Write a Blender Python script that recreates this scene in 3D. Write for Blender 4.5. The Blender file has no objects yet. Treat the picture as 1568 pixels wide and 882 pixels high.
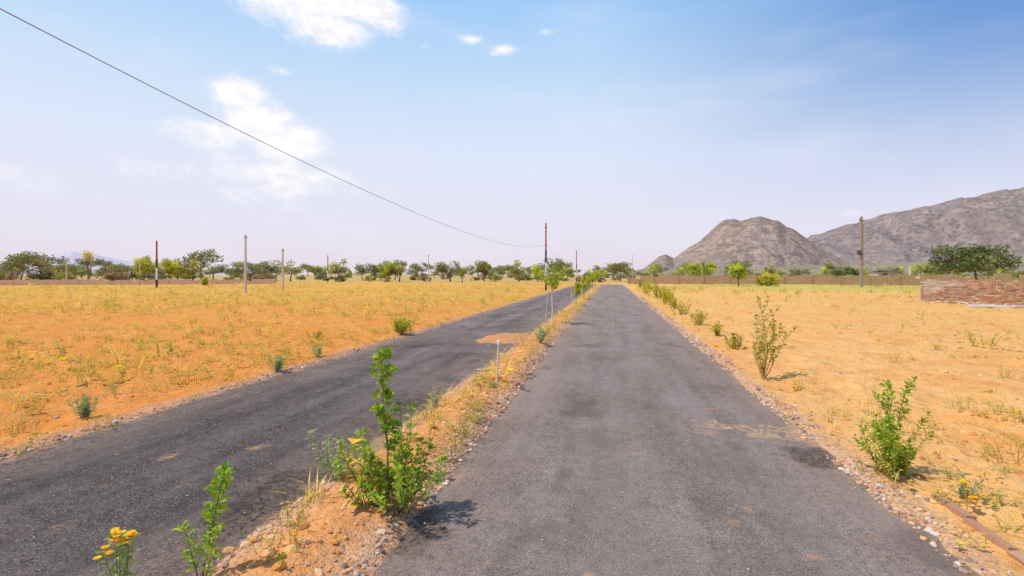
import bpy, math, random
import numpy as np
from mathutils import Vector, Matrix
random.seed(7); rng=np.random.default_rng(7)
sc=bpy.context.scene
sc.view_settings.view_transform='Standard'
try: sc.view_settings.look='None'
except: pass
sc.view_settings.exposure=0; sc.view_settings.gamma=1
COL=sc.collection
TH=math.radians(10.9); CT,ST=math.cos(TH),math.sin(TH)
def view_xy(t,d):
    """camera at origin, from image pixels: t = offset/depth to the right of the view axis, d = depth"""
    r=t*d
    return (r*CT-d*ST, r*ST+d*CT)

# ---------------------------------------------------------------- noise
def _h(i,j,s):
    v=np.sin(i*127.1+j*311.7+s*74.7)*43758.5453
    return v-np.floor(v)
def vn(x,y,s=0.0):
    x=np.asarray(x,float);y=np.asarray(y,float)
    i=np.floor(x);j=np.floor(y);f=x-i;g=y-j
    f=f*f*(3-2*f);g=g*g*(3-2*g)
    return (_h(i,j,s)*(1-f)+_h(i+1,j,s)*f)*(1-g)+(_h(i,j+1,s)*(1-f)+_h(i+1,j+1,s)*f)*g
def fbm(x,y,o=4,s=0.0):
    a=.5;t=0;n=0
    for k in range(o):
        t=t+a*vn(x,y,s+k*3.1);n+=a;a*=.5;x=x*2.03+5.2;y=y*2.03+1.7
    return t/n
def sst(a,b,x):
    u=np.clip((x-a)/(b-a),0,1);return u*u*(3-2*u)

RX0,RX1=-1.37,2.02      # right carriageway
LX0,LX1=-5.5,-2.24      # left carriageway
YEND=88.0
def edge_s(X,Y):
    w=(fbm(X*.3+3,Y*1.7,4,1)-.5)*.38
    dr=np.maximum(RX0-X,X-RX1)
    dl=np.maximum(LX0-X,X-LX1)
    s=np.minimum(dr,dl)
    return np.maximum(s,(Y-YEND)*.6)+w
def gz(X,Y):
    X=np.asarray(X,float);Y=np.asarray(Y,float)
    s=edge_s(X,Y)
    up=sst(-.10,.10,s)
    z=-.05+up*.085
    z=z+up*(fbm(X*7,Y*7,3,4)-.5)*.05
    med=sst(LX1,-1.85,X)*sst(RX0,-1.75,X)*sst(YEND+2,YEND-2,Y)
    z=z+med*(.06+.06*(fbm(X*2,Y*1.1,3,8)-.4))
    fld=sst(.1,1.0,s)
    z=z+fld*((fbm(X*.9,Y*.9,4,9)-.5)*.15+(fbm(X*.13,Y*.13,3,10)-.5)*.35*sst(1,8,s)+(fbm(X*3.1,Y*3.1,3,12)-.5)*.13)
    return z
def gzs(x,y): return float(gz(np.array([x]),np.array([y]))[0])

# ---------------------------------------------------------------- node helper
class NT:
    def __init__(s,nt): s.nt=nt;s.n=nt.nodes;s.l=nt.links
    def node(s,t,**k):
        n=s.n.new(t)
        for a,b in k.items(): setattr(n,a,b)
        return n
    def put(s,sock,v):
        if isinstance(v,bpy.types.NodeSocket): s.l.new(v,sock)
        elif isinstance(v,(tuple,list)):
            v=tuple(v)
            if sock.type=='RGBA' and len(v)==3: v=v+(1,)
            sock.default_value=v
        else: sock.default_value=v
    def m(s,op,a,b=0,c=None,clamp=False):
        n=s.node('ShaderNodeMath',operation=op,use_clamp=clamp)
        s.put(n.inputs[0],a);s.put(n.inputs[1],b)
        if c is not None:s.put(n.inputs[2],c)
        return n.outputs[0]
    def mr(s,v,a,b,c=0,d=1,smooth=True):
        n=s.node('ShaderNodeMapRange',interpolation_type='SMOOTHSTEP' if smooth else 'LINEAR')
        s.put(n.inputs[0],v)
        for i,q in enumerate((a,b,c,d)): s.put(n.inputs[i+1],q)
        return n.outputs[0]
    def mix(s,f,a,b,bt='MIX'):
        n=s.node('ShaderNodeMix',data_type='RGBA',blend_type=bt)
        s.put(n.inputs[0],f);s.put(n.inputs[6],a);s.put(n.inputs[7],b)
        return n.outputs[2]
    def noise(s,vec,scale,detail=4,rough=.55,dist=0,out=0):
        n=s.node('ShaderNodeTexNoise')
        if vec is not None:s.l.new(vec,n.inputs['Vector'])
        n.inputs['Scale'].default_value=scale;n.inputs['Detail'].default_value=detail
        n.inputs['Roughness'].default_value=rough;n.inputs['Distortion'].default_value=dist
        return n.outputs[out]
    def vor(s,vec,scale,feature='F1',out='Distance'):
        n=s.node('ShaderNodeTexVoronoi',feature=feature)
        s.l.new(vec,n.inputs['Vector']);n.inputs['Scale'].default_value=scale
        return n.outputs[out]
    def mapv(s,vec,scale=(1,1,1),loc=(0,0,0)):
        n=s.node('ShaderNodeMapping');s.l.new(vec,n.inputs[0])
        n.inputs['Scale'].default_value=scale;n.inputs['Location'].default_value=loc
        return n.outputs[0]
def mat(name):
    m=bpy.data.materials.new(name);m.use_nodes=True
    m.node_tree.nodes.clear();t=NT(m.node_tree)
    out=t.node('ShaderNodeOutputMaterial')
    return m,t,out
def finish(t,out,color,rough=.9,height=None,bstr=.5,bdist=.02,spec=.2,normal=None):
    p=t.node('ShaderNodeBsdfPrincipled')
    t.put(p.inputs['Base Color'],color);t.put(p.inputs['Roughness'],rough)
    p.inputs['Specular IOR Level'].default_value=spec
    if height is not None:
        b=t.node('ShaderNodeBump');b.inputs['Strength'].default_value=bstr;b.inputs['Distance'].default_value=bdist
        t.put(b.inputs['Height'],height);t.l.new(b.outputs[0],p.inputs['Normal'])
    t.l.new(p.outputs[0],out.inputs[0]);return p

# ---------------------------------------------------------------- materials
def mk_ground():
    m,t,out=mat('sandy_soil')
    g=t.node('ShaderNodeNewGeometry');P=g.outputs['Position']
    sx=t.node('ShaderNodeSeparateXYZ');t.l.new(P,sx.inputs[0]);X,Y,Z=sx.outputs
    n0=t.noise(P,.12,2);n1=t.noise(P,.6,4,.6);n2=t.noise(P,3.0,4,.65);n3=t.noise(P,14,3,.7);n4=t.noise(P,90,2,.7)
    right=t.mr(X,-1.5,3.0,.05,.66)
    f=t.m('ADD',right,t.m('MULTIPLY',t.m('SUBTRACT',n1,.5),1.5))
    f=t.m('ADD',f,t.m('MULTIPLY',t.m('SUBTRACT',n2,.5),1.2),clamp=True)
    c=t.mix(f,(.80,.285,.055),(.90,.52,.195))
    med=t.m('MULTIPLY',t.mr(X,-2.6,-2.0),t.mr(X,-1.2,-1.5))
    c=t.mix(t.m('MULTIPLY',med,.6),c,t.mix(n2,(.74,.29,.095),(.88,.48,.23)))
    c=t.mix(t.m('MULTIPLY',t.mr(n1,.52,.66),t.mr(X,4,-5,.15,.6)),c,(.74,.225,.036))
    c=t.mix(t.mr(n3,.43,.27,0,.5),c,(.42,.18,.055))
    c=t.mix(t.mr(n4,.58,.75,0,.5),c,(.92,.66,.36))
    n5=t.noise(t.mapv(P,(1,.6,1)),5,5,.78)
    c=t.mix(t.mr(n5,.54,.66,0,.55),c,(.54,.24,.06))
    veg=t.m('MULTIPLY',t.mr(Y,9,40),t.mr(n1,.30,.58))
    veg=t.m('MULTIPLY',veg,t.mr(X,-4,8,.7,.3))
    c=t.mix(veg,c,t.mix(n2,(.50,.36,.06),(.74,.47,.11)))
    rs=t.m('MULTIPLY',t.m('MULTIPLY',t.mr(Y,50,66),t.mr(X,6,14)),t.mr(n0,.3,.5))
    c=t.mix(t.m('MULTIPLY',rs,.75),c,(.48,.42,.08))
    c=t.mix(t.mr(Y,92,120,0,.8),c,t.mix(n0,(.50,.31,.14),(.48,.38,.13)))
    s=t.m('MINIMUM',t.m('MAXIMUM',t.m('SUBTRACT',RX0,X),t.m('SUBTRACT',X,RX1)),t.m('MAXIMUM',t.m('SUBTRACT',LX0,X),t.m('SUBTRACT',X,LX1)))
    sh=t.m('MULTIPLY',t.mr(t.m('ADD',s,t.m('MULTIPLY',t.m('SUBTRACT',n3,.5),.5)),.32,.06,0,.6),t.mr(Y,86,90,1,0))
    v=t.vor(P,46,out='Color')
    vs=t.node('ShaderNodeSeparateXYZ');t.l.new(v,vs.inputs[0])
    c=t.mix(sh,c,t.mix(vs.outputs[0],(.30,.17,.12),(.74,.50,.36)))
    h=t.m('ADD',t.m('MULTIPLY',n3,1.0),t.m('MULTIPLY',n4,.25));h=t.m('ADD',h,t.m('MULTIPLY',n2,1.5))
    finish(t,out,c,.95,h,.9,.06,.1);return m
def mk_asphalt(name,lo,hi,xl,xr,tar,near=1.0):
    m,t,out=mat(name)
    g=t.node('ShaderNodeNewGeometry');P=g.outputs['Position']
    sx=t.node('ShaderNodeSeparateXYZ');t.l.new(P,sx.inputs[0]);X,Y,Z=sx.outputs
    a=t.noise(t.mapv(P,(1,.10,1)),2.2,4,.65);b=t.noise(P,.8,4,.65);sp=t.noise(P,105,2,.85);sp2=t.noise(P,28,4,.8);sp3=t.noise(P,9,3,.75)
    v=t.vor(P,90,out='Color');vs=t.node('ShaderNodeSeparateXYZ');t.l.new(v,vs.inputs[0])
    f=t.m('ADD',t.m('MULTIPLY',a,.7),t.m('MULTIPLY',b,.6));f=t.m('ADD',f,t.m('MULTIPLY',t.m('SUBTRACT',sp3,.5),.45));f=t.mr(f,.44,.84,0,1)
    c=t.mix(f,lo,hi)
    if near<1:
        k=t.mr(Y,2,14,near,1);kc=t.node('ShaderNodeCombineXYZ')
        for i in range(3): t.l.new(k,kc.inputs[i])
        c=t.mix(1.0,c,kc.outputs[0],'MULTIPLY')
    c=t.mix(t.mr(sp,.50,.68,0,.5),c,tuple(min(1,q*1.9) for q in hi))
    c=t.mix(t.mr(sp,.49,.32,0,.75),c,tuple(q*.3 for q in lo))
    c=t.mix(t.mr(sp2,.47,.32,0,.45),c,tuple(q*.45 for q in lo))
    c=t.mix(t.m('MULTIPLY',t.mr(vs.outputs[0],.90,.99,0,.45),t.mr(vs.outputs[1],.3,.8)),c,(.50,.40,.33))
    c=t.mix(t.mr(sp2,.57,.72,0,.35),c,(.42,.28,.19))
    for (tx,ty,rx,ry) in tar:
        du=t.m('DIVIDE',t.m('SUBTRACT',X,tx),rx);dv=t.m('DIVIDE',t.m('SUBTRACT',Y,ty),ry)
        r=t.m('SQRT',t.m('ADD',t.m('MULTIPLY',du,du),t.m('MULTIPLY',dv,dv)))
        r=t.m('ADD',r,t.m('MULTIPLY',t.m('SUBTRACT',t.noise(P,4.5,5,.7),.5),2.2))
        c=t.mix(t.mr(r,1.15,.55,0,.8),c,(.045,.038,.036))
    e=t.m('MINIMUM',t.m('SUBTRACT',X,xl),t.m('SUBTRACT',xr,X))
    e=t.m('ADD',e,t.m('MULTIPLY',t.m('SUBTRACT',t.noise(P,2.0,5,.75),.5),1.1))
    c=t.mix(t.mr(e,.14,-.10,0,.85),c,t.mix(sp2,(.44,.24,.13),(.66,.40,.22)))
    c=t.mix(t.m('MULTIPLY',t.mr(e,.85,.15,0,.45),t.mr(sp2,.38,.6)),c,(.42,.27,.18))
    d=t.noise(t.mapv(P,(1,1.0,1),(3.1,7.7,0)),2.6,5,.68)
    c=t.mix(t.m('MULTIPLY',t.mr(d,.61,.71,0,.8),t.mr(sp2,.38,.56,.15,1)),c,(.58,.31,.15))
    bd=t.m('ABSOLUTE',t.m('ADD',t.m('SUBTRACT',Y,5.9),t.m('MULTIPLY',t.m('SUBTRACT',t.noise(P,1.6,4,.7),.5),2.2)))
    c=t.mix(t.m('MULTIPLY',t.m('MULTIPLY',t.mr(bd,.22,.02,0,.8),t.mr(sp2,.42,.56)),t.mr(X,.6,1.3)),c,(.70,.42,.22))
    o=t.noise(t.mapv(P,(1,.6,1),(11,2,0)),1.1,4,.65)
    c=t.mix(t.m('MULTIPLY',t.mr(o,.57,.68,0,.5),t.mr(sp3,.3,.6,.5,1)),c,tuple(q*.55 for q in lo))
    h=t.m('ADD',t.m('MULTIPLY',sp,.6),t.m('MULTIPLY',sp2,.6))
    finish(t,out,c,.95,h,1,.020,.06);return m
def mk_attr(name,rough=.8,spec=.2,var=.35,nscale=30):
    m,t,out=mat(name)
    a=t.node('ShaderNodeAttribute',attribute_name='Col')
    tc=t.node('ShaderNodeNewGeometry').outputs['Position']
    n=t.noise(tc,nscale,3,.6)
    c=t.mix(1.0,a.outputs['Color'],t.mix(n,(1-var,)*3,(1+var*.6,)*3),'MULTIPLY')
    finish(t,out,c,rough,n,.4,.01,spec);return m
def mk_leaf(name,tr=.35):
    m,t,out=mat(name)
    a=t.node('ShaderNodeAttribute',attribute_name='Col').outputs['Color']
    P=t.node('ShaderNodeNewGeometry').outputs['Position']
    n=t.noise(P,60,0);c=t.mix(1.0,a,t.mix(n,(.75,.75,.75),(1.2,1.2,1.2)),'MULTIPLY')
    p=t.node('ShaderNodeBsdfPrincipled');t.put(p.inputs['Base Color'],c)
    p.inputs['Roughness'].default_value=.55;p.inputs['Specular IOR Level'].default_value=.3
    tl=t.node('ShaderNodeBsdfTranslucent');t.put(tl.inputs[0],t.mix(1.0,c,(1.8,1.7,.6),'MULTIPLY'))
    mx=t.node('ShaderNodeMixShader');mx.inputs[0].default_value=tr
    t.l.new(p.outputs[0],mx.inputs[1]);t.l.new(tl.outputs[0],mx.inputs[2]);t.l.new(mx.outputs[0],out.inputs[0])
    return m
def mk_hill(name,base,rock,scrub,s,ds=.16):
    m,t,out=mat(name)
    P=t.node('ShaderNodeNewGeometry').outputs['Position']
    n1=t.noise(P,.010*s,4,.65);n2=t.noise(P,.07*s,5,.75);n3=t.noise(t.mapv(P,(1,1,.4)),.03*s,4,.7,1.0)
    v=t.vor(P,ds);n4=t.noise(P,.018*s,3,.6)
    c=t.mix(t.mr(n3,.35,.65),base,rock)
    c=t.mix(t.mr(n2,.47,.58,0,.75),c,scrub)
    c=t.mix(t.mr(n1,.48,.65,0,.4),c,scrub)
    c=t.mix(t.m('MULTIPLY',t.mr(v,.52,.30,0,.9),t.mr(n4,.38,.55,.35,1)),c,tuple(q*.88 for q in scrub))
    finish(t,out,c,1,t.m('ADD',t.m('MULTIPLY',n2,1.5),n3),.7,6.0,.0);return m
def mk_wall(name,a,b,mort,sc_=1.0):
    m,t,out=mat(name)
    tc=t.node('ShaderNodeTexCoord').outputs['Object']
    s=t.node('ShaderNodeSeparateXYZ');t.l.new(tc,s.inputs[0])
    cb=t.node('ShaderNodeCombineXYZ');t.l.new(s.outputs[0],cb.inputs[0]);t.l.new(s.outputs[2],cb.inputs[1])
    br=t.node('ShaderNodeTexBrick');t.l.new(cb.outputs[0],br.inputs['Vector'])
    br.inputs['Color1'].default_value=(*a,1);br.inputs['Color2'].default_value=(*b,1);br.inputs['Mortar'].default_value=(*mort,1)
    br.inputs['Scale'].default_value=sc_;br.inputs['Brick Width'].default_value=.45;br.inputs['Row Height'].default_value=.2;br.inputs['Mortar Size'].default_value=.02
    n=t.noise(tc,.5,5,.7);n2=t.noise(tc,5,4,.7)
    c=t.mix(t.mr(n,.35,.62,0,.8),br.outputs[0],mort)
    c=t.mix(t.mr(n2,.48,.68,0,.6),c,tuple(.5*q for q in a))
    finish(t,out,c,.95,n2,.5,.02,.1);return m

M_ground=mk_ground()
M_roadR=mk_asphalt('asphalt_weathered',(.205,.152,.126),(.335,.258,.220),RX0,RX1,[(1.95,5.15,.40,.35),(-1.3,3.2,.25,.4)])
M_roadL=mk_asphalt('asphalt_dark',(.105,.078,.068),(.275,.212,.182),LX0,LX1,[(-2.45,3.5,.40,.65),(-2.5,6.3,.25,.5)],.62)
M_leaf=mk_leaf('leaf',.35)
M_far=mk_leaf('far_foliage',.2)
M_wood=mk_attr('bark',.9,.1)
M_paint=mk_attr('weathered_paint',.7,.25,.3,14)
M_stone=mk_attr('stone',.9,.15,.3,60)
M_brick=mk_attr('brick',.95,.1,.4,9)
M_conc=mk_attr('weathered_concrete',.9,.15,.25,8)

# ---------------------------------------------------------------- mesh builder
class MB:
    def __init__(s): s.v=[];s.f=[];s.c=[];s.m=[]
    def add(s,vs,fs,col,mi=0):
        o=len(s.v);s.v+=[tuple(v) for v in vs];s.c+=[(*col,1)]*len(vs)
        s.f+=[tuple(o+i for i in f) for f in fs];s.m+=[mi]*len(fs)
    def tube(s,pts,rad,n=6,col=(.2,.13,.08),mi=0,cap=True,square=False):
        pts=[Vector(p) for p in pts];vs=[];fs=[]
        for i,p in enumerate(pts):
            d=(pts[min(i+1,len(pts)-1)]-pts[max(i-1,0)]).normalized()
            a=d.cross(Vector((0,1,0)) if abs(d.y)<.9 else Vector((1,0,0))).normalized();b=d.cross(a)
            for k in range(n):
                an=2*math.pi*(k+(.5 if square else 0))/n
                vs.append(p+rad[i]*(a*math.cos(an)+b*math.sin(an)))
        for i in range(len(pts)-1):
            for k in range(n):
                fs.append((i*n+k,i*n+(k+1)%n,(i+1)*n+(k+1)%n,(i+1)*n+k))
        if cap: fs.append(tuple(range((len(pts)-1)*n,len(pts)*n)));fs.append(tuple(range(n))[::-1])
        s.add(vs,fs,col,mi)
    def box(s,c,sz,col,mi=0,rz=0,tilt=0):
        R=Matrix.Rotation(rz,3,'Z')@Matrix.Rotation(tilt,3,'Y');c=Vector(c)
        vs=[c+R@Vector((x*sz[0]/2,y*sz[1]/2,z*sz[2]/2)) for x in(-1,1) for y in(-1,1) for z in(-1,1)]
        s.add(vs,[(0,1,3,2),(4,6,7,5),(0,4,5,1),(2,3,7,6),(0,2,6,4),(1,5,7,3)],col,mi)
    def leaf(s,p,d,nrm,L,W,col,mi=0,fold=.25,curl=.15):
        p=Vector(p);d=Vector(d).normalized();sd=d.cross(Vector(nrm))
        if sd.length<1e-3: sd=d.orthogonal()
        sd.normalize();n=sd.cross(d)
        a=p;b=p+d*L*.35+n*L*curl*.3;c=p+d*L*.75+n*L*curl*.1;e=p+d*L-n*L*curl
        up=n*W*fold
        s.add([a,b,c,e,b+sd*W*.42+up,c+sd*W*.46+up,b-sd*W*.42+up,c-sd*W*.46+up],
              [(0,4,1),(1,4,5,2),(2,5,3),(0,1,6),(1,2,7,6),(2,3,7)],col,mi)
    def card(s,p,sz,col,mi=0,flat=0):
        a=Vector((random.gauss(0,1),random.gauss(0,1),random.gauss(0,1)*(1-flat))).normalized()
        b=a.cross(Vector((random.gauss(0,1),random.gauss(0,1),random.gauss(0,1)))).normalized()
        p=Vector(p);s.add([p-a*sz,p-b*sz*.55,p+a*sz,p+b*sz*.55],[(0,1,2,3)],col,mi)
    def mesh(s,name,mats,smooth=False):
        me=bpy.data.meshes.new(name);me.from_pydata(s.v,[],s.f)
        at=me.color_attributes.new('Col','FLOAT_COLOR','POINT')
        at.data.foreach_set('color',np.array(s.c,dtype=np.float32).ravel())
        for q in mats: me.materials.append(q)
        me.polygons.foreach_set('material_index',s.m)
        if smooth: me.polygons.foreach_set('use_smooth',[True]*len(s.f))
        me.update();return me
    def build(s,name,mats,loc=(0,0,0),rz=0,smooth=False):
        o=bpy.data.objects.new(name,s.mesh(name,mats,smooth));COL.objects.link(o)
        o.location=loc;o.rotation_euler=(0,0,rz);return o
def jit(c,a=.2):
    k=1+random.uniform(-a,a);return tuple(max(0,q*k*(1+random.uniform(-a,a)*.3)) for q in c)
def np_obj(name,V,F,C,m,smooth=False):
    me=bpy.data.meshes.new(name);me.from_pydata(V.tolist(),[],F.tolist())
    if C is not None:
        at=me.color_attributes.new('Col','FLOAT_COLOR','POINT')
        at.data.foreach_set('color',np.concatenate([C,np.ones((len(C),1))],1).astype(np.float32).ravel())
    me.materials.append(m)
    if smooth: me.polygons.foreach_set('use_smooth',[True]*len(F))
    me.update();o=bpy.data.objects.new(name,me);COL.objects.link(o);return o
def grid_faces(nx,ny):
    i=np.arange(ny-1)[:,None]*nx+np.arange(nx-1)[None,:]
    i=i.ravel();return np.stack([i,i+1,i+nx+1,i+nx],1)

# ---------------------------------------------------------------- ground
def graded(lo,flo,fhi,hi,step,g=1.10):
    mid=list(np.arange(flo,fhi+1e-6,step));a=[];x=fhi;st=step
    while x<hi: st*=g;x+=st;a.append(x)
    b=[];x=flo;st=step
    while x>lo: st*=g;x-=st;b.append(x)
    return np.array(b[::-1]+mid+a)
xs=graded(-4000,-6.6,3.6,4000,.05,1.045)
ys=graded(-300,1.2,9,5000,.05,1.018)
XX,YY=np.meshgrid(xs,ys)
ZZ=gz(XX,YY)
V=np.stack([XX.ravel(),YY.ravel(),ZZ.ravel()],1)
np_obj('ground',V,grid_faces(len(xs),len(ys)),None,M_ground,True)

# ---------------------------------------------------------------- roads
def road(x0,x1,m):
    a=np.linspace(x0-.28,x1+.28,24);b=graded(-8,1,12,YEND+.3,.25,1.04);b=b[b<=YEND+.3]
    A,B=np.meshgrid(a,b);cx=(x0+x1)/2;hw=(x1-x0)/2
    Z=.004+.018*(1-((A-cx)/hw)**2)+(fbm(A*.8,B*.4,2,30)-.5)*.014
    np_obj('asphalt_road',np.stack([A.ravel(),B.ravel(),Z.ravel()],1),grid_faces(len(a),len(b)),None,m,True)
road(RX0,RX1,M_roadR);road(LX0,LX1,M_roadL)

# ---------------------------------------------------------------- scatter utility
phi=(1+5**.5)/2
ico=np.array([(-1,phi,0),(1,phi,0),(-1,-phi,0),(1,-phi,0),(0,-1,phi),(0,1,phi),(0,-1,-phi),(0,1,-phi),(phi,0,-1),(phi,0,1),(-phi,0,-1),(-phi,0,1)])/1.9
icf=np.array([(0,11,5),(0,5,1),(0,1,7),(0,7,10),(0,10,11),(1,5,9),(5,11,4),(11,10,2),(10,7,6),(7,1,8),(3,9,4),(3,4,2),(3,2,6),(3,6,8),(3,8,9),(4,9,5),(2,4,11),(6,2,10),(8,6,7),(9,8,1)])
def scatter(name,bases,pos,scale,col,m,jitter=0,smooth=False):
    Vs=[];Fs=[];Cs=[];o=0
    idx=rng.integers(0,len(bases),len(pos))
    for bi,(bv,bf,bc) in enumerate(bases):
        k=np.where(idx==bi)[0]
        if not len(k):continue
        a=rng.uniform(0,6.283,len(k));c,s=np.cos(a),np.sin(a)
        v=np.repeat(bv[None],len(k),0)
        if jitter: v=v*(1+rng.uniform(-jitter,jitter,v.shape))
        v=v*scale[k][:,None,:]
        x=v[:,:,0]*c[:,None]-v[:,:,1]*s[:,None];y=v[:,:,0]*s[:,None]+v[:,:,1]*c[:,None]
        v=np.stack([x,y,v[:,:,2]],2)+pos[k][:,None,:]
        f=bf[None]+(np.arange(len(k))*len(bv))[:,None,None]+o
        cc=np.repeat(col[k][:,None,:],len(bv),1)*bc[None]
        Vs.append(v.reshape(-1,3));Fs.append(f.reshape(-1,3));Cs.append(cc.reshape(-1,3));o+=len(k)*len(bv)
    return np_obj(name,np.concatenate(Vs),np.concatenate(Fs),np.concatenate(Cs),m,smooth)
def pal(n,cols,a=.2):
    cols=np.array(cols);c=cols[rng.integers(0,len(cols),n)]
    return c*(1+rng.uniform(-a,a,(n,1)))
ones12=np.ones((12,3))
def ydist(n,lo,hi,p):
    u=rng.random(n);return lo*(hi/lo)**(u**p)
P=[]
for e,sg,n in ((RX0,-1,6000),(RX1,1,11000),(LX1,1,2000),(LX0,-1,3000)):
    y=ydist(n,1.8,40,1.0);off=np.abs(rng.normal(0,.15 if e==RX1 else .12,n))-.06
    P.append(np.stack([e+sg*off,y],1))
P=np.concatenate(P)
P=P[fbm(P[:,0]*2,P[:,1]*1.3,3,44)+rng.uniform(-.25,.25,len(P))>.44];n=len(P)
sz=np.clip(rng.lognormal(-4.95,.55,n),.003,.026)*(1+P[:,1]/30)
Sc=np.stack([sz*rng.uniform(.8,1.5,n),sz*rng.uniform(.8,1.3,n),sz*rng.uniform(.5,.9,n)],1)
Z=np.maximum(gz(P[:,0],P[:,1]),.006)
scatter('gravel_shoulder',[(ico,icf,ones12)],np.stack([P[:,0],P[:,1],Z+sz*.1],1),Sc,
  pal(n,[(.58,.36,.24),(.66,.48,.35),(.40,.25,.17),(.66,.36,.19),(.28,.19,.15),(.68,.54,.44),(.70,.36,.15)]),M_stone,.3)
n=4600
y=ydist(n,2.0,45,.9);x=np.where(rng.random(n)<.55,-5.6-np.abs(rng.normal(0,1,n))*y*.8,2.1+np.abs(rng.normal(0,1,n))*y*.7)
k=rng.random(n)<.15;x[k]=rng.uniform(-2.2,-1.45,k.sum())
sz=np.clip(rng.lognormal(-4.4,.6,n),.005,.045)
Sc=np.stack([sz*rng.uniform(.8,1.5,n),sz*rng.uniform(.8,1.3,n),sz*rng.uniform(.4,.8,n)],1)
scatter('soil_clods',[(ico,icf,ones12)],np.stack([x,y,gz(x,y)+sz*.1],1),Sc,
  pal(n,[(.74,.31,.07),(.80,.44,.17),(.62,.25,.06),(.74,.46,.24)]),M_stone,.3)
n=900
y=ydist(n,1.8,25,1);x=np.where(rng.random(n)<.6,rng.uniform(RX0,RX1,n),rng.uniform(LX0,LX1,n))
sz=rng.uniform(.002,.008,n)
scatter('loose_chippings',[(ico,icf,ones12)],np.stack([x,y,np.full(n,.022)],1),np.stack([sz,sz,sz*.6],1),
  pal(n,[(.6,.46,.36),(.45,.34,.28),(.60,.36,.18)]),M_stone,.3)

# ---------------------------------------------------------------- weed tufts
def tuft(nb,h,spread,wid,leafy=False,seed=0,flower=False):
    r=random.Random(seed);v=[];f=[];c=[]
    for i in range(nb):
        a=r.uniform(0,6.28);L=h*r.uniform(.35,1);sp=spread*r.uniform(.2,1.2)
        bx,by=r.uniform(-.04,.04),r.uniform(-.04,.04)
        tx,ty=bx+math.cos(a)*sp,by+math.sin(a)*sp
        nx,ny=-math.sin(a)*wid,math.cos(a)*wid
        o=len(v);mx,my=(bx*.55+tx*.45),(by*.55+ty*.45)
        v+=[(bx-nx*.5,by-ny*.5,-.02),(bx+nx*.5,by+ny*.5,-.02),(mx-nx*.6,my-ny*.6,L*.62),(mx+nx*.6,my+ny*.6,L*.62),(tx,ty,L)]
        f+=[(o,o+1,o+3),(o,o+3,o+2),(o+2,o+3,o+4)]
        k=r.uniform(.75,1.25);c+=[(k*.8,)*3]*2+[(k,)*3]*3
        if leafy:
            for q in range(5):
                u=r.uniform(.2,1);px,py,pz=bx+(tx-bx)*u,by+(ty-by)*u,L*u
                b=r.uniform(0,6.28);l=h*r.uniform(.12,.24);dx,dy=math.cos(b)*l,math.sin(b)*l
                o=len(v);v+=[(px,py,pz),(px+dx*.5-dy*.35,py+dy*.5+dx*.35,pz+l*.3),(px+dx,py+dy,pz+l*.2),(px+dx*.5+dy*.35,py+dy*.5-dx*.35,pz+l*.15)]
                f+=[(o,o+1,o+2),(o,o+2,o+3)];k=r.uniform(.8,1.3);c+=[(k,)*3]*4
        if flower and i%3==0:
            o=len(v);q=.014;v+=[(tx-q,ty,L),(tx,ty-q,L+.006),(tx+q,ty,L),(tx,ty+q,L+.01)];f+=[(o,o+1,o+2),(o,o+2,o+3)];c+=[(1.9,1.5,.12)]*4
    return np.array(v),np.array(f),np.array(c)
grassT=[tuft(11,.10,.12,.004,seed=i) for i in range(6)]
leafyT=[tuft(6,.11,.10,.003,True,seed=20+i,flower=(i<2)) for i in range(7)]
def weeds(name,n,region,cols,bases,s0,p=1.0,lo=3,hi=80,thr=.45,sc2=.35):
    y=ydist(n,lo,hi,p);u=rng.random(n)
    x=region(y,u)
    k=fbm(x*sc2,y*sc2,3,50)+rng.uniform(-.16,.16,n)>thr
    k&=edge_s(x,y)>.06;x,y=x[k],y[k];n=len(x)
    s=s0*rng.lognormal(-.1,.5,n)*(1+y/90)
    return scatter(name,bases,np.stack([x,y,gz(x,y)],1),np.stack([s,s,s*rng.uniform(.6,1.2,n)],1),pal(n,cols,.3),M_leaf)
LR=lambda y,u:-5.62-u*(y*1.35+3)
RR=lambda y,u:2.1+u*(y*1.25+3)
dry=[(.70,.48,.13),(.62,.44,.11),(.74,.52,.17)];grn=[(.44,.42,.07),(.52,.46,.10),(.34,.37,.06),(.56,.48,.13)]
weeds('dry_grass',5500,LR,dry+grn[:2],grassT,1.0,.52,3,60,.49)
weeds('field_weeds',5600,LR,grn,leafyT,1.0,.62,3,60,.49)
weeds('dry_grass',5200,lambda y,u:-6-u*y*1.3,grn[:2]+dry,grassT,1.5,.7,16,88,.48,.15)
weeds('dry_grass',2600,RR,dry+grn[:2],grassT,.8,.5,3,60,.50)
weeds('field_weeds',3200,RR,grn+dry[:1],leafyT,.85,.68,3,60,.50)
weeds('dry_grass',3600,lambda y,u:2.6+u*y*1.2,grn+dry[:1],grassT,1.5,.65,26,84,.49,.12)
weeds('median_weeds',1100,lambda y,u:-2.2+u*.8,grn+dry,leafyT+grassT,.85,.8,3.2,80,.43)

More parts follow.
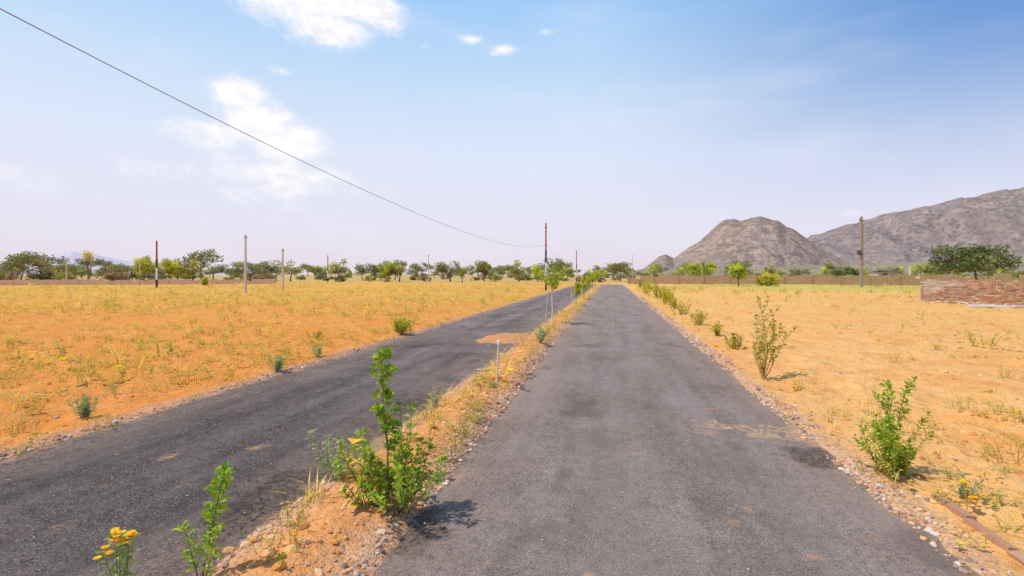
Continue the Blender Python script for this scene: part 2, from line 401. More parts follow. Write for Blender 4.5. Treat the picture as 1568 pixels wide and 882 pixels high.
# ---------------------------------------------------------------- plants
GREEN=[(.25,.40,.03),(.33,.46,.04),(.18,.31,.03),(.43,.51,.05)]
OLIVE=[(.38,.36,.07),(.46,.38,.08),(.30,.34,.06),(.40,.24,.06)]
GREY=[(.38,.45,.27),(.30,.39,.18),(.46,.50,.32)]
YEL=[(.50,.48,.05),(.40,.44,.04),(.60,.53,.06)]
def stem(mb,p,az,lean,L,r,leafL,step,k,cols,start=.15,droop=.0,lw=.5,wcol=(.26,.18,.09),top=True,wob=.35,side=None):
    p=Vector(p);d=Vector((math.cos(az)*math.sin(lean),math.sin(az)*math.sin(lean),math.cos(lean)))
    n=max(5,int(L/.05));pts=[p.copy()]
    for i in range(n):
        d=(d+Vector((random.gauss(0,1),random.gauss(0,1),0))*wob*.18+Vector((0,0,.05-droop))).normalized()
        p=p+d*(L/n);pts.append(p.copy())
    mb.tube(pts,[r*(1-.75*i/n) for i in range(n+1)],5,wcol,1)
    s=start*L
    while s<L:
        u=s/L*n;i=min(int(u),n-1);q=pts[i].lerp(pts[i+1],u-i);dd=(pts[i+1]-pts[i]).normalized()
        a0=random.uniform(0,6.28)
        for j in range(k):
            a=a0+j*2*math.pi/k+random.uniform(-.5,.5)
            o=dd.orthogonal().normalized();o=Matrix.Rotation(a,3,dd)@o
            l=leafL*random.uniform(.5,1.2)
            ld=(o*random.uniform(.6,1)+dd*random.uniform(.1,.8)+Vector((0,0,random.uniform(-.2,.25)))).normalized()
            mb.leaf(q+o*r,ld,(dd+Vector((random.gauss(0,.4),random.gauss(0,.4),random.gauss(0,.3)))),l,l*lw*random.uniform(.8,1.1),jit(random.choice(cols),.22),0)
        if side and random.random()<side:
            stem(mb,q,random.uniform(0,6.28),random.uniform(.5,1.1),L*random.uniform(.12,.3),r*.4,leafL*.9,step*.8,k,cols,.2,0,lw,wcol,True,wob)
        s+=step*random.uniform(.7,1.3)
    if top:
        for j in range(5):
            l=leafL*random.uniform(.5,.9);a=random.uniform(0,6.28)
            mb.leaf(pts[-1],Vector((math.cos(a)*.6,math.sin(a)*.6,random.uniform(.4,1))),(random.gauss(0,1),random.gauss(0,1),.5),l,l*lw,jit(random.choice(cols),.2),0)
    return pts
def plant(name,t,d,fn,dz=0):
    x,y=view_xy(t,d);mb=MB();fn(mb);return mb.build(name,[M_leaf,M_wood],(x,y,gzs(x,y)-.01+dz))
def f(mb):
    pts=stem(mb,(0,0,0),2.9,.05,1.04,.010,.055,.5,1,GREEN,.9,0,.6,wob=.25,top=True)
    n=len(pts)
    for u,w in ((.40,6),(.50,7),(.58,6),(.66,3),(.72,7),(.78,2),(.88,7),(.97,8)):
        q=pts[min(int(u*n),n-1)]
        for k in range(w):
            stem(mb,q+Vector((0,0,random.uniform(-.03,.03))),random.uniform(0,6.28),random.uniform(.4,1.3),random.uniform(.03,.12),.003,.052,.028,2,GREEN,.4,0,.62)
    for i in range(28):
        az=random.uniform(0,6.28)
        stem(mb,(random.uniform(-.15,.15),random.uniform(-.05,.05),0),az,random.uniform(.2,1.05),random.uniform(.22,.58),.005,.048,.040,3,GREEN+OLIVE[2:3],.28,0,.62,side=.10)
    for i in range(3): stem(mb,(.08,0,0),random.uniform(-.6,.6),random.uniform(.12,.3),.74,.006,.05,.06,3,GREEN,.3,0,.6)
    for i in range(5): stem(mb,(-.08,0,0),random.uniform(2.4,3.8),random.uniform(.3,.7),random.uniform(.4,.6),.005,.048,.05,2,GREEN+OLIVE[:2],.3,0,.6)
plant('sapling_shrub',-.240,3.55,f)
def f(mb):
    stem(mb,(0,0,0),.2,.17,.68,.007,.068,.022,3,GREEN,.25,0,.6,wob=.3)
    stem(mb,(0,0,0),2.8,.25,.36,.005,.055,.03,3,GREEN,.3)
    stem(mb,(.05,.02,0),.1,.7,.45,.003,.02,.09,1,OLIVE,.3)
    stem(mb,(.0,.02,0),-.4,.5,.38,.004,.05,.04,2,GREEN,.3)
    stem(mb,(.42,.02,0),-.2,.1,.20,.003,.045,.03,2,GREEN,.2)
plant('sapling_shrub',-.61,2.80,f)
def flower(mb,p,r):
    p=Vector(p)
    for i in range(12):
        a=i/12*6.283;mb.leaf(p,(math.cos(a),math.sin(a),.35),(0,0,1),r,r*.45,jit((.92,.64,.01),.12),0,.1,.1)
    for i in range(8): mb.card(p+Vector((random.gauss(0,r*.2),random.gauss(0,r*.2),.004)),r*.25,(.75,.42,.01),0)
def f(mb):
    for i in range(5):
        pts=stem(mb,(random.uniform(-.02,.02),0,0),random.uniform(0,6.28),.09,random.uniform(.46,.54),.005,.05,.024,3,GREY+GREEN[:1],.1,0,.35,(.25,.28,.15),wob=.2)
        for k in range(5): flower(mb,pts[-1]+Vector((random.uniform(-.025,.025),random.uniform(-.025,.025),random.uniform(-.01,.03))),.02)
    for i in range(7): stem(mb,(0,0,0),random.uniform(0,6.28),.5,.25,.004,.06,.028,3,GREY,.1,0,.35,(.25,.28,.15))
plant('yellow_wildflower',-.762,2.42,f)
def grey(mb,h,n=7,ll=.05):
    for i in range(n): stem(mb,(random.uniform(-.03,.03),random.uniform(-.03,.03),0),random.uniform(0,6.28),random.uniform(.1,.8),h*random.uniform(.5,1),.004,ll,.026,3,GREY,.2,0,.42,(.3,.3,.2))
plant('silvery_weed',-.345,4.15,lambda mb:grey(mb,.50,11))
plant('silvery_weed',-.152,6.3,lambda mb:grey(mb,.24,6,.04))
plant('silvery_weed',.055,12.0,lambda mb:grey(mb,.42,16,.06))
plant('silvery_weed',-.035,7.35,lambda mb:grey(mb,.13,6,.04))
plant('silvery_weed',-.833,5.95,lambda mb:grey(mb,.28,18,.045))
plant('silvery_weed',-.458,8.75,lambda mb:grey(mb,.28,18,.05))
plant('silvery_weed',-.38,10.3,lambda mb:grey(mb,.28,10,.05))
plant('silvery_weed',.885,3.8,lambda mb:grey(mb,.20,5,.045))
def thin(mb,h,n,cols,fl=True):
    for i in range(n):
        pts=stem(mb,(random.gauss(0,.06),random.gauss(0,.08),0),random.uniform(0,6.28),random.uniform(.05,.6),h*random.uniform(.4,1),.002,.024,.03,2,cols,.15,0,.45,(.4,.3,.15),top=False)
        if fl and random.random()<.5: flower(mb,pts[-1],.011)
for t,d,h in ((-.10,5.0,.40),(-.12,4.7,.25),(-.28,3.9,.3),(-.07,5.8,.3),(-.42,3.3,.18),(-.02,8.5,.3),(.04,10.5,.4),(.03,9.6,.3),(.065,13.5,.45),(-.45,3.0,.22),(.02,11.5,.5),(.08,15,.6),(.095,19,.6)):
    plant('flowering_weed',t,d,lambda mb:thin(mb,h,12,YEL+OLIVE))
for t,d,h in ((-.80,5.6,.25),(-.77,6.9,.28),(-.69,7.3,.2),(-.93,6.1,.25),(-.62,8.6,.22),(-.47,9.2,.3),(-.95,4.9,.22),(-.98,7.6,.3),(.93,4.7,.18),(.80,5.4,.15),(.70,6.2,.2),(-.88,7.9,.25),(-.55,11,.25),(-.72,9.8,.25),(.99,5.6,.15),(-.97,5.4,.3),(-.83,9,.3),(-.40,12,.3),(.56,7.5,.2),(.88,6.3,.25),(.97,8,.3),(.75,9.5,.3)):
    plant('flowering_weed',t,d,lambda mb:thin(mb,h,14,YEL+OLIVE[:1]))
def bush(mb,h,w,cols,n=22,ll=.06,lw=.5):
    for i in range(n): stem(mb,(random.gauss(0,w*.12),random.gauss(0,w*.12),0),random.uniform(0,6.28),random.uniform(.05,.9),h*random.uniform(.6,1),.006,ll,ll*.6,3,cols,.2,0,lw)
plant('small_bush',-.2156,14.2,lambda mb:bush(mb,.48,.6,YEL+GREEN[1:2],28,.07))
plant('small_bush',-.38,13.0,lambda mb:bush(mb,.28,.4,OLIVE,8,.05))
def f(mb):
    stem(mb,(0,0,0),0,.03,1.28,.011,.06,.07,2,OLIVE+GREEN[:1],.25,0,.5,(.32,.19,.10),wob=.25,side=.55)
    for i in range(10): stem(mb,(0,0,0),random.uniform(0,6.28),random.uniform(.3,.75),random.uniform(.5,1.0),.006,.06,.05,2,OLIVE+YEL,.3,0,.55,(.32,.19,.10),side=.3)
plant('dry_sapling',.492,8.2,f)
def f(mb):
    for i in range(3): stem(mb,(0,0,0),random.uniform(0,6.28),random.uniform(.03,.2),random.uniform(.65,.84),.006,.055,.036,3,GREEN,.35,side=.2)
    for i in range(24): stem(mb,(random.uniform(-.08,.08),random.uniform(-.08,.08),0),random.uniform(0,6.28),random.uniform(.2,.9),random.uniform(.22,.54),.004,.042,.027,3,GREEN+YEL[:2],.15,0,.45,side=.15)
plant('green_shrub',.742,4.22,f)
for t,d,h,cl in ((.365,16.8,.50,YEL+OLIVE),(.30,28,1.0,YEL),(.285,34,1.1,YEL+OLIVE),(.262,42,1.1,YEL),(.32,24,.6,OLIVE+YEL),(.27,52,1.2,YEL),(.25,62,1.3,OLIVE),(.435,11.5,.35,OLIVE+YEL),(.335,21,.6,OLIVE+YEL),(.31,30,.7,YEL),(.40,14,.35,OLIVE+YEL)):
    plant('roadside_shrub',t,d,lambda mb:bush(mb,h,h*.9,cl,12,.07 if d<25 else .12,.55))
def f(mb):
    mb.tube([(0,0,0),(.02,0,.4),(.0,.01,.8),(.01,0,1.25)],[.024,.021,.018,.013],7,(.78,.72,.66),1)
    mb.tube([(-.22,0,0),(-.14,0,1.0)],[.013,.011],6,(.66,.56,.46),1)
    for i in range(20): stem(mb,(0,0,random.uniform(1.0,1.4)),random.uniform(0,6.28),random.uniform(.1,1.3),random.uniform(.35,.8),.006,.09,.055,3,GREEN+YEL,.25,0,.55)
plant('young_tree',.078,17.3,f)
for t,d,h in ((.125,27,1.3),(.14,34,1.5),(.15,42,1.7),(.157,51,2.0),(.163,61,2.2),(.168,72,2.4)):
    def f(mb):
        mb.tube([(0,0,0),(.02,0,h*.4),(0,.02,h*.6)],[.02,.016,.012],6,(.4,.34,.28),1)
        for i in range(14): stem(mb,(0,0,h*random.uniform(.25,.6)),random.uniform(0,6.28),random.uniform(.1,1.0),h*random.uniform(.2,.4),.008,.15,.09,3,YEL+GREEN[1:2],.2,0,.6)
    plant('young_tree',t,d,f)

# ---------------------------------------------------------------- marker posts (white garden pipe with cap)
def marker(t,d,h,lean):
    x,y=view_xy(t,d);mb=MB()
    mb.tube([(0,0,-.05),(lean*.5,0,h*.5),(lean,0,h-.05)],[.013,.013,.012],8,(.80,.72,.64))
    mb.tube([(lean,0,h-.055),(lean,0,h-.05),(lean,0,h),(lean,0,h+.012)],[.014,.026,.026,.012],10,(.82,.80,.76))
    mb.tube([(0,0,-.02),(0,0,.03)],[.045,.03],8,(.5,.35,.25))
    mb.build('marker_post',[M_paint],(x,y,gzs(x,y)))
marker(-.030,7.5,.66,.03);marker(.117,24,.64,.0)

# ---------------------------------------------------------------- poles
def painted_pole(x,y,h):
    mb=MB();w=.10
    mb.tube([(0,0,-.1),(0,0,h*.17)],[w*1.25]*2,4,(.05,.045,.05),square=True)
    mb.tube([(0,0,h*.17),(0,0,h*.42)],[w*1.24]*2,4,(.78,.76,.74),square=True)
    mb.tube([(0,0,h*.42),(0,0,h*.60)],[w*1.23]*2,4,(.09,.07,.08),square=True)
    mb.tube([(0,0,h*.60),(0,0,h)],[w,w*.9],4,(.50,.07,.05),square=True)
    mb.box((0,0,h*.93),(.30,.05,.05),(.3,.08,.06));mb.box((0,0,h*.68),(.26,.05,.05),(.3,.08,.06))
    for q in(-.12,.12): mb.tube([(q,0,h*.93),(q,0,h*.93+.12)],[.03,.022],7,(.6,.58,.55))
    mb.build('painted_electric_pole',[M_paint],(x,y,gzs(x,y)))
def conc_pole(x,y,h,w=.13,arm=False,box=False,col=(.42,.34,.27)):
    mb=MB()
    mb.tube([(0,0,-.1),(0,0,h*.5),(0,0,h)],[w,w*.85,w*.65],4,col,square=True)
    mb.box((0,0,h-.25),(.34,.06,.06),(.25,.22,.2))
    for q in(-.13,.13): mb.tube([(q,0,h-.22),(q,0,h-.08)],[.03,.02],6,(.5,.45,.4))
    if arm:
        mb.box((.0,-.1,h-.5),(.6,.07,.07),(.2,.17,.15))
        for q in(-.25,.25): mb.tube([(q,-.1,h-.47),(q,-.1,h-.25)],[.045,.03],7,(.28,.15,.1))
    if box:
        mb.box((-.28,-.1,h*.49),(.42,.34,.55),(.12,.10,.09));mb.box((-.1,-.05,h*.46),(.7,.06,.06),(.15,.12,.1))
        mb.tube([(.12,-.15,h*.2),(.12,-.15,h*.9)],[.02,.02],5,(.1,.09,.08))
    mb.build('concrete_electric_pole',[M_conc],(x,y,gzs(x,y)))
for t,d,h in ((-.694,62,5.7),(-.3597,110,5.9)): painted_pole(*view_xy(t,d),h)
painted_pole(-6.45,51.7,6.9);painted_pole(-6.5,100,6.3)
for t,d,h in ((-.5204,47.6,5.35),(-.4477,53,4.4),(-.163,105,5.9),(-.727,100,4.6),(-.87,95,4.4),(.235,140,7)): conc_pole(*view_xy(t,d),h,.12,col=(.66,.54,.42))
conc_pole(*view_xy(.6824,64),8.8,.24,True,True,(.40,.30,.22))
conc_pole(*view_xy(.4145,120),10.2,.2,False,False,(.48,.38,.33))
conc_pole(*view_xy(.5,170),9,.2);conc_pole(*view_xy(.777,105),3.4,.25,col=(.7,.66,.6))
conc_pole(-6.5,-7,7.2,.14,col=(.5,.42,.35))
wp=[]
for i in range(90):
    y=-7+(51.7+7)*i/89;z=3.56+.00187*(y-27)**2+(.0012*max(0,10-y)**2)
    wp.append((-6.45,y,z))
mb=MB();mb.tube(wp,[.0065]*len(wp),5,(.32,.29,.31));
wp2=[(-6.45+ (-.05)*i/30,51.7+48.3*i/30,4.7+.9*i/30-1.6*math.sin(math.pi*i/30)*.9) for i in range(31)]
mb.tube(wp2,[.0065]*31,5,(.32,.29,.31));mb.build('overhead_wire',[M_paint])

# ---------------------------------------------------------------- walls
def bwall(name,p0,p1,h,m,pil=4.0,th=.25,cap=True,miss=.05):
    p0=Vector((*p0,0));p1=Vector((*p1,0));L=(p1-p0).length;mb=MB();n=int(L/1.0)
    for i in range(n):
        a=L*i/n;b=L*(i+1)/n;hh=h*(1+.14*(random.random()-.5)-(.4*random.random() if random.random()<miss else 0))
        hh*=.75+.5*float(fbm(np.array([i*.15]),np.array([2.2]),2,31)[0])
        mb.box(((a+b)/2,0,hh/2-.2),(b-a-.004,th,hh+.4),(.5,.4,.3))
    for i in range(int(L/pil)+1): mb.box((i*pil,-.03,h*.45-.2),(.35,th+.12,h*.90+.4),(.5,.4,.3))
    o=mb.build(name,[m],(p0.x,p0.y,0),math.atan2(p1.y-p0.y,p1.x-p0.x));return o
M_w1=mk_wall('rubble_wall',(.42,.25,.15),(.52,.33,.20),(.50,.35,.20))
M_w2=mk_wall('pale_wall',(.78,.54,.38),(.82,.60,.44),(.80,.56,.38))
bwall('boundary_wall',(3,90),(95,84),1.5,M_w1,miss=.25)
bwall('boundary_wall',view_xy(-1.35,70),view_xy(-.46,92),.8,M_w2,miss=.25)
def brickwall(p0,p1,h):
    p0=Vector((*p0,0));p1=Vector((*p1,0));L=(p1-p0).length;mb=MB()
    bl,bh=.24,.085;nr=int(h/bh)
    mb.box((L/2,0,h*.38-.1),(L,.16,h*.76),(.40,.28,.2))
    for r in range(nr):
        off=(r%2)*bl/2
        for i in range(int(L/bl)):
            x=i*bl+off
            top=h*(.74+.52*float(fbm(np.array([x*.6]),np.array([3.3]),4,77)[0]))
            if r*bh>top-.05: continue
            c=random.choice([(.54,.26,.15),(.50,.23,.13),(.58,.33,.20),(.50,.34,.24),(.60,.42,.30)])
            q=fbm(np.array([x*.35]),np.array([r*.15]),3,5)[0]
            if q>.58: c=(.64,.48,.36)
            mb.box((x+bl/2,random.gauss(0,.010),r*bh+bh/2),(bl-.014,.24,bh-.012),jit(c,.2))
    mb.build('brick_wall',[M_brick],(p0.x,p0.y,gzs(p0.x,p0.y)-.05),math.atan2(p1.y-p0.y,p1.x-p0.x))
brickwall((19.0,36.0),(29.5,26.2),1.46)
brickwall((19.15,36.3),(24.5,41.5),1.30)
n=260;u=rng.random(n);x=19.0+u*10.5-np.abs(rng.normal(0,.5,n))-.2;y=36-u*9.8-np.abs(rng.normal(0,.5,n))-.2
sz=rng.uniform(.03,.11,n)
scatter('brick_rubble',[(ico,icf,ones12)],np.stack([x,y,gz(x,y)+sz*.3],1),np.stack([sz*1.3,sz,sz*.7],1),pal(n,[(.52,.26,.15),(.6,.46,.34),(.7,.58,.46),(.45,.25,.16)]),M_stone,.25)
mb=MB();mb.box((0,0,.06),(1.5,.5,.1),(.72,.68,.64));mb.box((1.2,.2,.05),(.6,.4,.09),(.66,.6,.55),rz=.4)
x,y=view_xy(.93,26.2);mb.build('stone_slab',[M_stone],(x,y,gzs(x,y)),-.3)
mb=MB()
yy=2.2
while yy<4.15:
    L=random.uniform(.22,.42);mb.box((random.gauss(0,.008),yy+L/2,-.02+random.gauss(0,.010)),(.045+random.random()*.02,L-.02,.14),jit((.50,.28,.16),.2),rz=random.gauss(0,.05),tilt=random.gauss(0,.1));yy+=L
mb.build('stone_edging',[M_stone],(2.37,0,.02))
for t,d,s in ((.654,8.5,.10),(.63,8.8,.05)):
    x,y=view_xy(t,d);v=ico*(1+rng.uniform(-.25,.25,ico.shape))*np.array([s*1.4,s,s*.5])+np.array([x,y,gzs(x,y)+s*.1])
    np_obj('rock',v,icf,np.tile([.62,.32,.15],(12,1)),M_stone)
a=np.linspace(-1,1,50);A,B=np.meshgrid(a,a);r=np.hypot(A,B)*(.75+.6*fbm(A*1.6+4,B*1.6,3,66))
Z=np.clip(1-r,0,1)**.8*.08*(.6+.8*fbm(A*3,B*3,3,60))-.03+(fbm(A*9,B*9,2,61)-.5)*.03
Z=np.where(r>1,-.05,Z)
def mk_red():
    m,t,out=mat('red_soil');P=t.node('ShaderNodeNewGeometry').outputs['Position']
    n=t.noise(P,5,5,.7);n2=t.noise(P,40,3,.7)
    c=t.mix(n,(.54,.21,.07),(.68,.34,.15));c=t.mix(t.mr(n2,.5,.7,0,.4),c,(.3,.15,.09));finish(t,out,c,.95,n2,.6,.03,.1);return m
np_obj('dirt_heap',np.stack([(-2.75+A*.95).ravel(),(13.3+B*1.5).ravel(),(Z+.022).ravel()],1),grid_faces(50,50),None,mk_red(),True)

# ---------------------------------------------------------------- shed far right
mb=MB()
mb.box((0,0,1.1),(4.2,3,2.2),(.55,.44,.36));mb.box((0,0,2.3),(4.8,3.6,.14),(.3,.27,.26),tilt=.06)
mb.box((-.7,-1.51,.95),(.9,.06,1.9),(.12,.1,.09));mb.box((1.0,-1.51,1.3),(.8,.06,.7),(.1,.09,.09))
x,y=view_xy(.725,112);mb.build('farm_shed',[M_conc],(x,y,0),.2)

# ---------------------------------------------------------------- trees
def tree_mesh(name,seed,h,w,kind,cols,leaf=.2,nc=14,per=110):
    random.seed(seed);mb=MB();th=h*(.35 if kind!='bush' else .08)
    if kind=='umbrella': th=h*.5
    p=Vector((0,0,-.2));pts=[p.copy()]
    for i in range(4): p=p+Vector((random.gauss(0,.06)*h*.3,random.gauss(0,.06)*h*.3,th/4+.05));pts.append(p.copy())
    mb.tube(pts,[h*.035*(1-.12*i) for i in range(5)],6,(.24,.17,.12),1)
    top=pts[-1]
    for i in range(nc):
        a=random.uniform(0,6.28);rr=math.sqrt(random.random())*w*.40
        if kind=='umbrella': z=h*random.uniform(.66,.9)-rr*.10;sv=.10*h;sr=.16*w
        elif kind=='bush': z=h*random.uniform(.2,.78)*(1-.35*rr/(w*.5));sv=.16*h;sr=.15*w
        elif kind=='wide': z=h*random.uniform(.45,.84)-rr*.09;sv=.11*h;sr=.13*w
        else: z=h*random.uniform(.42,.86)-rr*.15*h/w;sv=.12*h;sr=.14*w
        c=Vector((math.cos(a)*rr,math.sin(a)*rr,z))
        mid=top.lerp(c,.5)+Vector((0,0,-.05*h))
        mb.tube([top,mid,c],[h*.015,h*.010,h*.004],4,(.24,.17,.12),1,cap=False)
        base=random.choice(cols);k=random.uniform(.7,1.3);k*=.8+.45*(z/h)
        for j in range(per):
            g=Vector((random.gauss(0,1),random.gauss(0,1),random.gauss(0,1)))
            g=g.normalized()*random.random()**.45
            q=c+Vector((g.x*sr*1.25,g.y*sr*1.25,g.z*sv*1.3))
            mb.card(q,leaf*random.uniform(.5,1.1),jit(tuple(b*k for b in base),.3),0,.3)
    return mb.mesh(name,[M_far,M_wood])
DK=[(.22,.22,.09),(.27,.26,.11),(.19,.195,.085)]  # distant tree tints greyed and lightened, aerial haze is in the colour
MD=[(.33,.33,.09),(.28,.29,.08),(.37,.35,.11)]
LG=[(.46,.50,.06),(.40,.46,.06),(.54,.54,.08)]
BR=[(.42,.31,.21),(.36,.27,.18)]
var=[]
for i in range(5): var.append(tree_mesh('dark_tree_m%d'%i,100+i,5.4,7,'umbrella' if i%2 else 'round',DK,.25,12,80))
for i in range(4): var.append(tree_mesh('mid_tree_m%d'%i,200+i,4.9,5,'round',MD,.23,11,78))
for i in range(2): var.append(tree_mesh('green_tree_m%d'%i,300+i,5.2,4.2,'round',LG,.23,11,78))
bvar=[tree_mesh('scrub_m%d'%i,400+i,2.6,4.2,'bush',[DK,MD,BR,MD][i],.24,10,66) for i in range(4)]
random.seed(99)
row=bpy.data.objects.new('distant_tree_row',None);COL.objects.link(row)
def inst(me,x,y,s,sz=1,par=row):
    o=bpy.data.objects.new('tree_part',me);COL.objects.link(o);o.parent=par
    o.location=(x,y,-.05);o.scale=(s*random.uniform(.85,1.25),s*random.uniform(.85,1.25),s*sz);o.rotation_euler=(0,0,random.uniform(0,6.28))
def row_at(d0,d1,t0,t1,step,s0,s1,vs,w=None):
    t=t0
    while t<t1:
        d=random.uniform(d0,d1);x,y=view_xy(t,d)
        big=1.0+.22*max(0,min(1,(-t-.35)/.3))
        if random.random()<.16: t+=random.uniform(1,2.2)*step/d
        if not(y<92 and x>-8):
            inst(random.choices(vs,w)[0],x,y,random.uniform(s0,s1)*big,random.uniform(.75,1.15))
        t+=step/d*random.uniform(.3,1.7)
W=[5,5,5,5,5,4,4,4,4,4,4]
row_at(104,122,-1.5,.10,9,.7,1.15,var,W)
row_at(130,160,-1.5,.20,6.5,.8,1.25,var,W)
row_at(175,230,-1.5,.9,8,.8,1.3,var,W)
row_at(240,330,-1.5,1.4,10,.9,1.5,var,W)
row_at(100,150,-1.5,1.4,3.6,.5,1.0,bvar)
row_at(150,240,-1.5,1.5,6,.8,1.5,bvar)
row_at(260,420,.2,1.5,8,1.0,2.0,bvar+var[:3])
def tree(name,t,d,h,w,kind,cols,seed,leaf=.2,nc=16,per=130):
    x,y=view_xy(t,d);o=bpy.data.objects.new(name,tree_mesh(name,seed,h,w,kind,cols,leaf,nc,per));COL.objects.link(o);o.location=(x,y,gzs(x,y))
D2=[(.12,.14,.045),(.16,.18,.055),(.22,.24,.07)]
tree('acacia_tree',.908,60,5.6,8.8,'wide',D2,11,.2,34,130)
tree('acacia_tree',.655,84,3.7,4.2,'bush',D2,12,.2,14)
tree('acacia_tree',.212,112,4.6,6.5,'umbrella',DK,13)
tree('leafy_tree',.442,72,3.3,2.9,'round',LG,14,.16)
tree('yellow_bush',.50,68,2.3,3.0,'bush',[(.58,.50,.06),(.52,.48,.06)],15,.14)
tree('leafy_tree',.352,118,5.0,4.5,'round',LG,16);tree('leafy_tree',.385,120,5.2,4.0,'round',LG,17)
tree('leafy_tree',-.83,84,6.0,2.2,'umbrella',[(.64,.54,.05),(.50,.48,.06)],18,.14,8,60)
tree('leafy_tree',-.60,70,1.6,1.3,'bush',LG,19,.12,9)
tree('acacia_tree',-.055,112,4.6,3.4,'round',MD,20)
tree('leafy_tree',-.72,105,5.8,4.6,'round',LG,21);tree('leafy_tree',-.245,108,4.6,3.6,'round',LG,22);tree('leafy_tree',-.67,108,5.2,4.6,'round',LG,23)

# ---------------------------------------------------------------- hills
def hill(name,prof,D,depth,m,t0,t1,seed,rough=.12,nt=260,nd=90,gs=.6):
    px=np.array([(p[0]-784)/784 for p in prof]);pe=np.array([(420-p[1])/784 for p in prof])
    T=np.linspace(t0,t1,nt);R=np.linspace(-1,1.2,nd)
    TT,RR_=np.meshgrid(T,R);d=D+RR_*depth
    e=np.interp(TT,px,pe)
    X=TT*d
    n=fbm(X/40,d/40,6,seed);g=1-np.abs(2*fbm(X/90,d/200,5,seed+9)-1)
    sh=np.cos(np.clip(RR_,-1,1)*math.pi/2)**1.15
    sh=np.where(RR_>1,0,sh)
    gul=(g-.7)*.55*np.sin(np.pi*np.clip(sh,0,1))
    z=e*D*(sh+gul*gs+(n-.5)*rough*sh**.5)-4*(1-sh)
    xw=X*CT-d*ST;yw=X*ST+d*CT
    return np_obj(name,np.stack([xw.ravel(),yw.ravel(),(z+1.2).ravel()],1),grid_faces(nt,nd),None,m,True)
MH1=mk_hill('hill_rock_hazed',(.385,.265,.205),(.48,.345,.27),(.235,.185,.155),1.0,.16)  # hill base colours lightened towards mauve, aerial haze painted into them
MH2=mk_hill('hill_far_hazed',(.335,.245,.215),(.41,.31,.265),(.225,.185,.175),.8,.11)
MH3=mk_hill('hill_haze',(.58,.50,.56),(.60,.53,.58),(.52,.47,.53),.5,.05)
PA=[(940,420),(985,411),(1000,400),(1010,392),(1020,389),(1032,395),(1040,389),(1055,378),(1072,368),(1085,358),(1098,348),(1108,341),(1122,338),(1135,340),(1150,335),(1165,334),(1178,338),(1192,341),(1204,350),(1215,354),(1225,361),(1250,376),(1290,398),(1340,420)]
PB=[(1080,420),(1150,405),(1190,388),(1230,369),(1243,361),(1255,361),(1275,353),(1295,346),(1320,343),(1335,340),(1350,334),(1372,329),(1400,322),(1430,319),(1470,310),(1495,308),(1520,302),(1545,296),(1568,290),(1700,268),(1900,300),(2200,380),(2400,420)]
PC=[(-200,418),(-60,410),(40,403),(80,390),(110,385),(150,391),(200,401),(260,408),(330,414),(420,420)]
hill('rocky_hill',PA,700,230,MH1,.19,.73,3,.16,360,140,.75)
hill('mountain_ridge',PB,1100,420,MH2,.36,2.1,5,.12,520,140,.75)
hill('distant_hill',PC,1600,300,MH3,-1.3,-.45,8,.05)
PD=[(900,420),(960,417),(1010,412),(1100,410),(1250,405),(1400,402),(1568,398),(1800,400),(2200,420)]
hill('foothill',PD,520,150,mk_hill('scrubland',(.50,.37,.23),(.54,.41,.28),(.27,.25,.14),3.0,.25),.15,1.9,14,.3,420,60)

# ---------------------------------------------------------------- light + sky
SUN_EL=math.radians(62);SUN_AZ=math.radians(-115) # azimuth clockwise from +Y
sd=Vector((math.sin(SUN_AZ)*math.cos(SUN_EL),math.cos(SUN_AZ)*math.cos(SUN_EL),math.sin(SUN_EL)))
L=bpy.data.lights.new('sun','SUN');L.energy=3.6;L.angle=math.radians(1.0);L.color=(1,.94,.83)
lo=bpy.data.objects.new('sun',L);COL.objects.link(lo);lo.rotation_euler=sd.to_track_quat('Z','Y').to_euler();lo.location=(0,0,30)
w=bpy.data.worlds.new('World');sc.world=w;w.use_nodes=True;w.node_tree.nodes.clear();t=NT(w.node_tree)
out=t.node('ShaderNodeOutputWorld');bg=t.node('ShaderNodeBackground');bg.inputs[1].default_value=.1
sky=t.node('ShaderNodeTexSky',sky_type='NISHITA');sky.sun_disc=False;sky.sun_elevation=SUN_EL;sky.sun_rotation=SUN_AZ
sky.air_density=1;sky.dust_density=2;sky.ozone_density=1.2
G=t.node('ShaderNodeTexCoord').outputs['Generated']
sx=t.node('ShaderNodeSeparateXYZ');t.l.new(G,sx.inputs[0]);X,Y,Z=sx.outputs
u=t.m('ARCTAN2',X,Y)
v=t.m('DIVIDE',Z,t.m('SQRT',t.m('ADD',t.m('MULTIPLY',X,X),t.m('MULTIPLY',Y,Y))))
ramp=t.node('ShaderNodeValToRGB');t.put(ramp.inputs[0],t.mr(v,0,.8,0,1,False))
cr=ramp.color_ramp;els=[(0,(.84,.75,.84)),(.10,(.84,.81,.94)),(.28,(.77,.84,1.0)),(.46,(.59,.77,1.0)),(.66,(.38,.64,1.0)),(1,(.24,.50,.97))]
cr.elements[0].position=0;cr.elements[0].color=(*els[0][1],1);cr.elements[1].position=1;cr.elements[1].color=(*els[-1][1],1)
for p,c in els[1:-1]: e=cr.elements.new(p);e.color=(*c,1)
deep=t.m('MULTIPLY',t.mr(u,-.10,.68),t.mr(v,.03,.46))
hz=t.mix(t.m('MULTIPLY',deep,.92),ramp.outputs[0],(.075,.25,.66))
hz=t.mix(1.0,hz,(10,10,10),'MULTIPLY')
base=t.mix(.92,sky.outputs[0],hz)
cb=t.node('ShaderNodeCombineXYZ');t.l.new(u,cb.inputs[0]);t.l.new(v,cb.inputs[1]);UV=cb.outputs[0]
n1=t.noise(UV,10,7,.64,.4);n2=t.noise(t.mapv(UV,(1,1.6,1),(4,2,0)),26,5,.65)
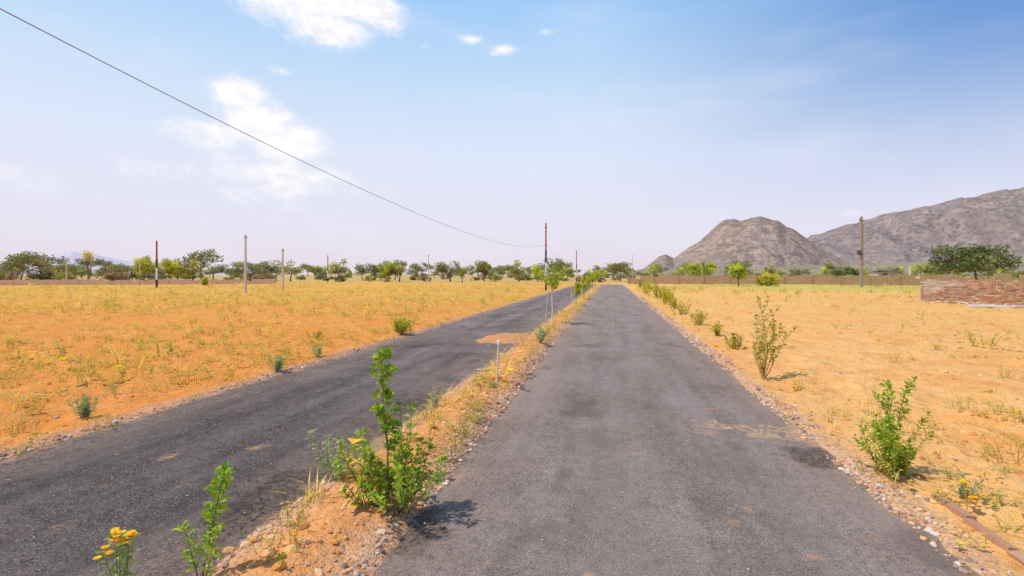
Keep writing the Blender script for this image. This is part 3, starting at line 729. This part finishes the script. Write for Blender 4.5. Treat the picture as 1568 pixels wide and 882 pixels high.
blobs=[(-.57,.505,.15,.05,1.25),(-.53,.455,.07,.040,1.15),(-.45,.50,.06,.05,1.0),
(-.682,.310,.045,.030,1.2),(-.655,.265,.060,.040,1.25),(-.60,.235,.070,.042,1.2),(-.72,.235,.08,.026,.85),(-.61,.180,.12,.060,.72),(-.79,.172,.08,.025,.5),(-.58,.13,.12,.04,.42),
(-.271,.458,.026,.011,.85),(-.208,.440,.034,.012,.85),(-.225,.432,.015,.008,.7),(-.121,.471,.024,.010,.7),(-.616,.362,.026,.010,.65),(-.36,.44,.02,.012,.45),(-.97,.135,.09,.022,.6),(.40,.10,.04,.008,.4)]
acc=None
for (u0,v0,a,b,s) in blobs:
    du=t.m('DIVIDE',t.m('SUBTRACT',u,u0),a);dv=t.m('DIVIDE',t.m('SUBTRACT',v,v0),b)
    r2=t.m('ADD',t.m('MULTIPLY',du,du),t.m('MULTIPLY',dv,dv))
    g=t.m('MULTIPLY',t.m('EXPONENT',t.m('MULTIPLY',r2,-.8)),s)
    acc=g if acc is None else t.m('MAXIMUM',acc,g)
q=t.m('ADD',acc,t.m('MULTIPLY',t.m('SUBTRACT',n1,.5),1.3));q=t.m('ADD',q,t.m('MULTIPLY',t.m('SUBTRACT',n2,.5),.6))
msk=t.m('MULTIPLY',t.mr(q,.24,1.05),t.mr(acc,.05,.34))
wisp=t.noise(t.mapv(UV,(.8,2.4,1),(9,1,0)),3.2,3,.6)
base=t.mix(t.mr(wisp,.45,.8,0,.25),base,(9.2,9.3,10))
cc=t.mix(t.mr(n2,.3,.65),(9.5,9.1,9.5),(11.0,10.6,10.5))
fin=t.mix(t.m('MULTIPLY',msk,.95),base,cc)
t.l.new(fin,bg.inputs[0]);t.l.new(bg.outputs[0],out.inputs[0])

# ---------------------------------------------------------------- camera
cd=bpy.data.cameras.new('camera');cam=bpy.data.objects.new('camera',cd);COL.objects.link(cam)
cam.location=(0,0,1.7);cam.rotation_euler=(math.radians(90),0,TH)
cd.lens=18;cd.sensor_width=36;cd.shift_y=-21/1568;cd.clip_start=.05;cd.clip_end=12000
sc.camera=cam
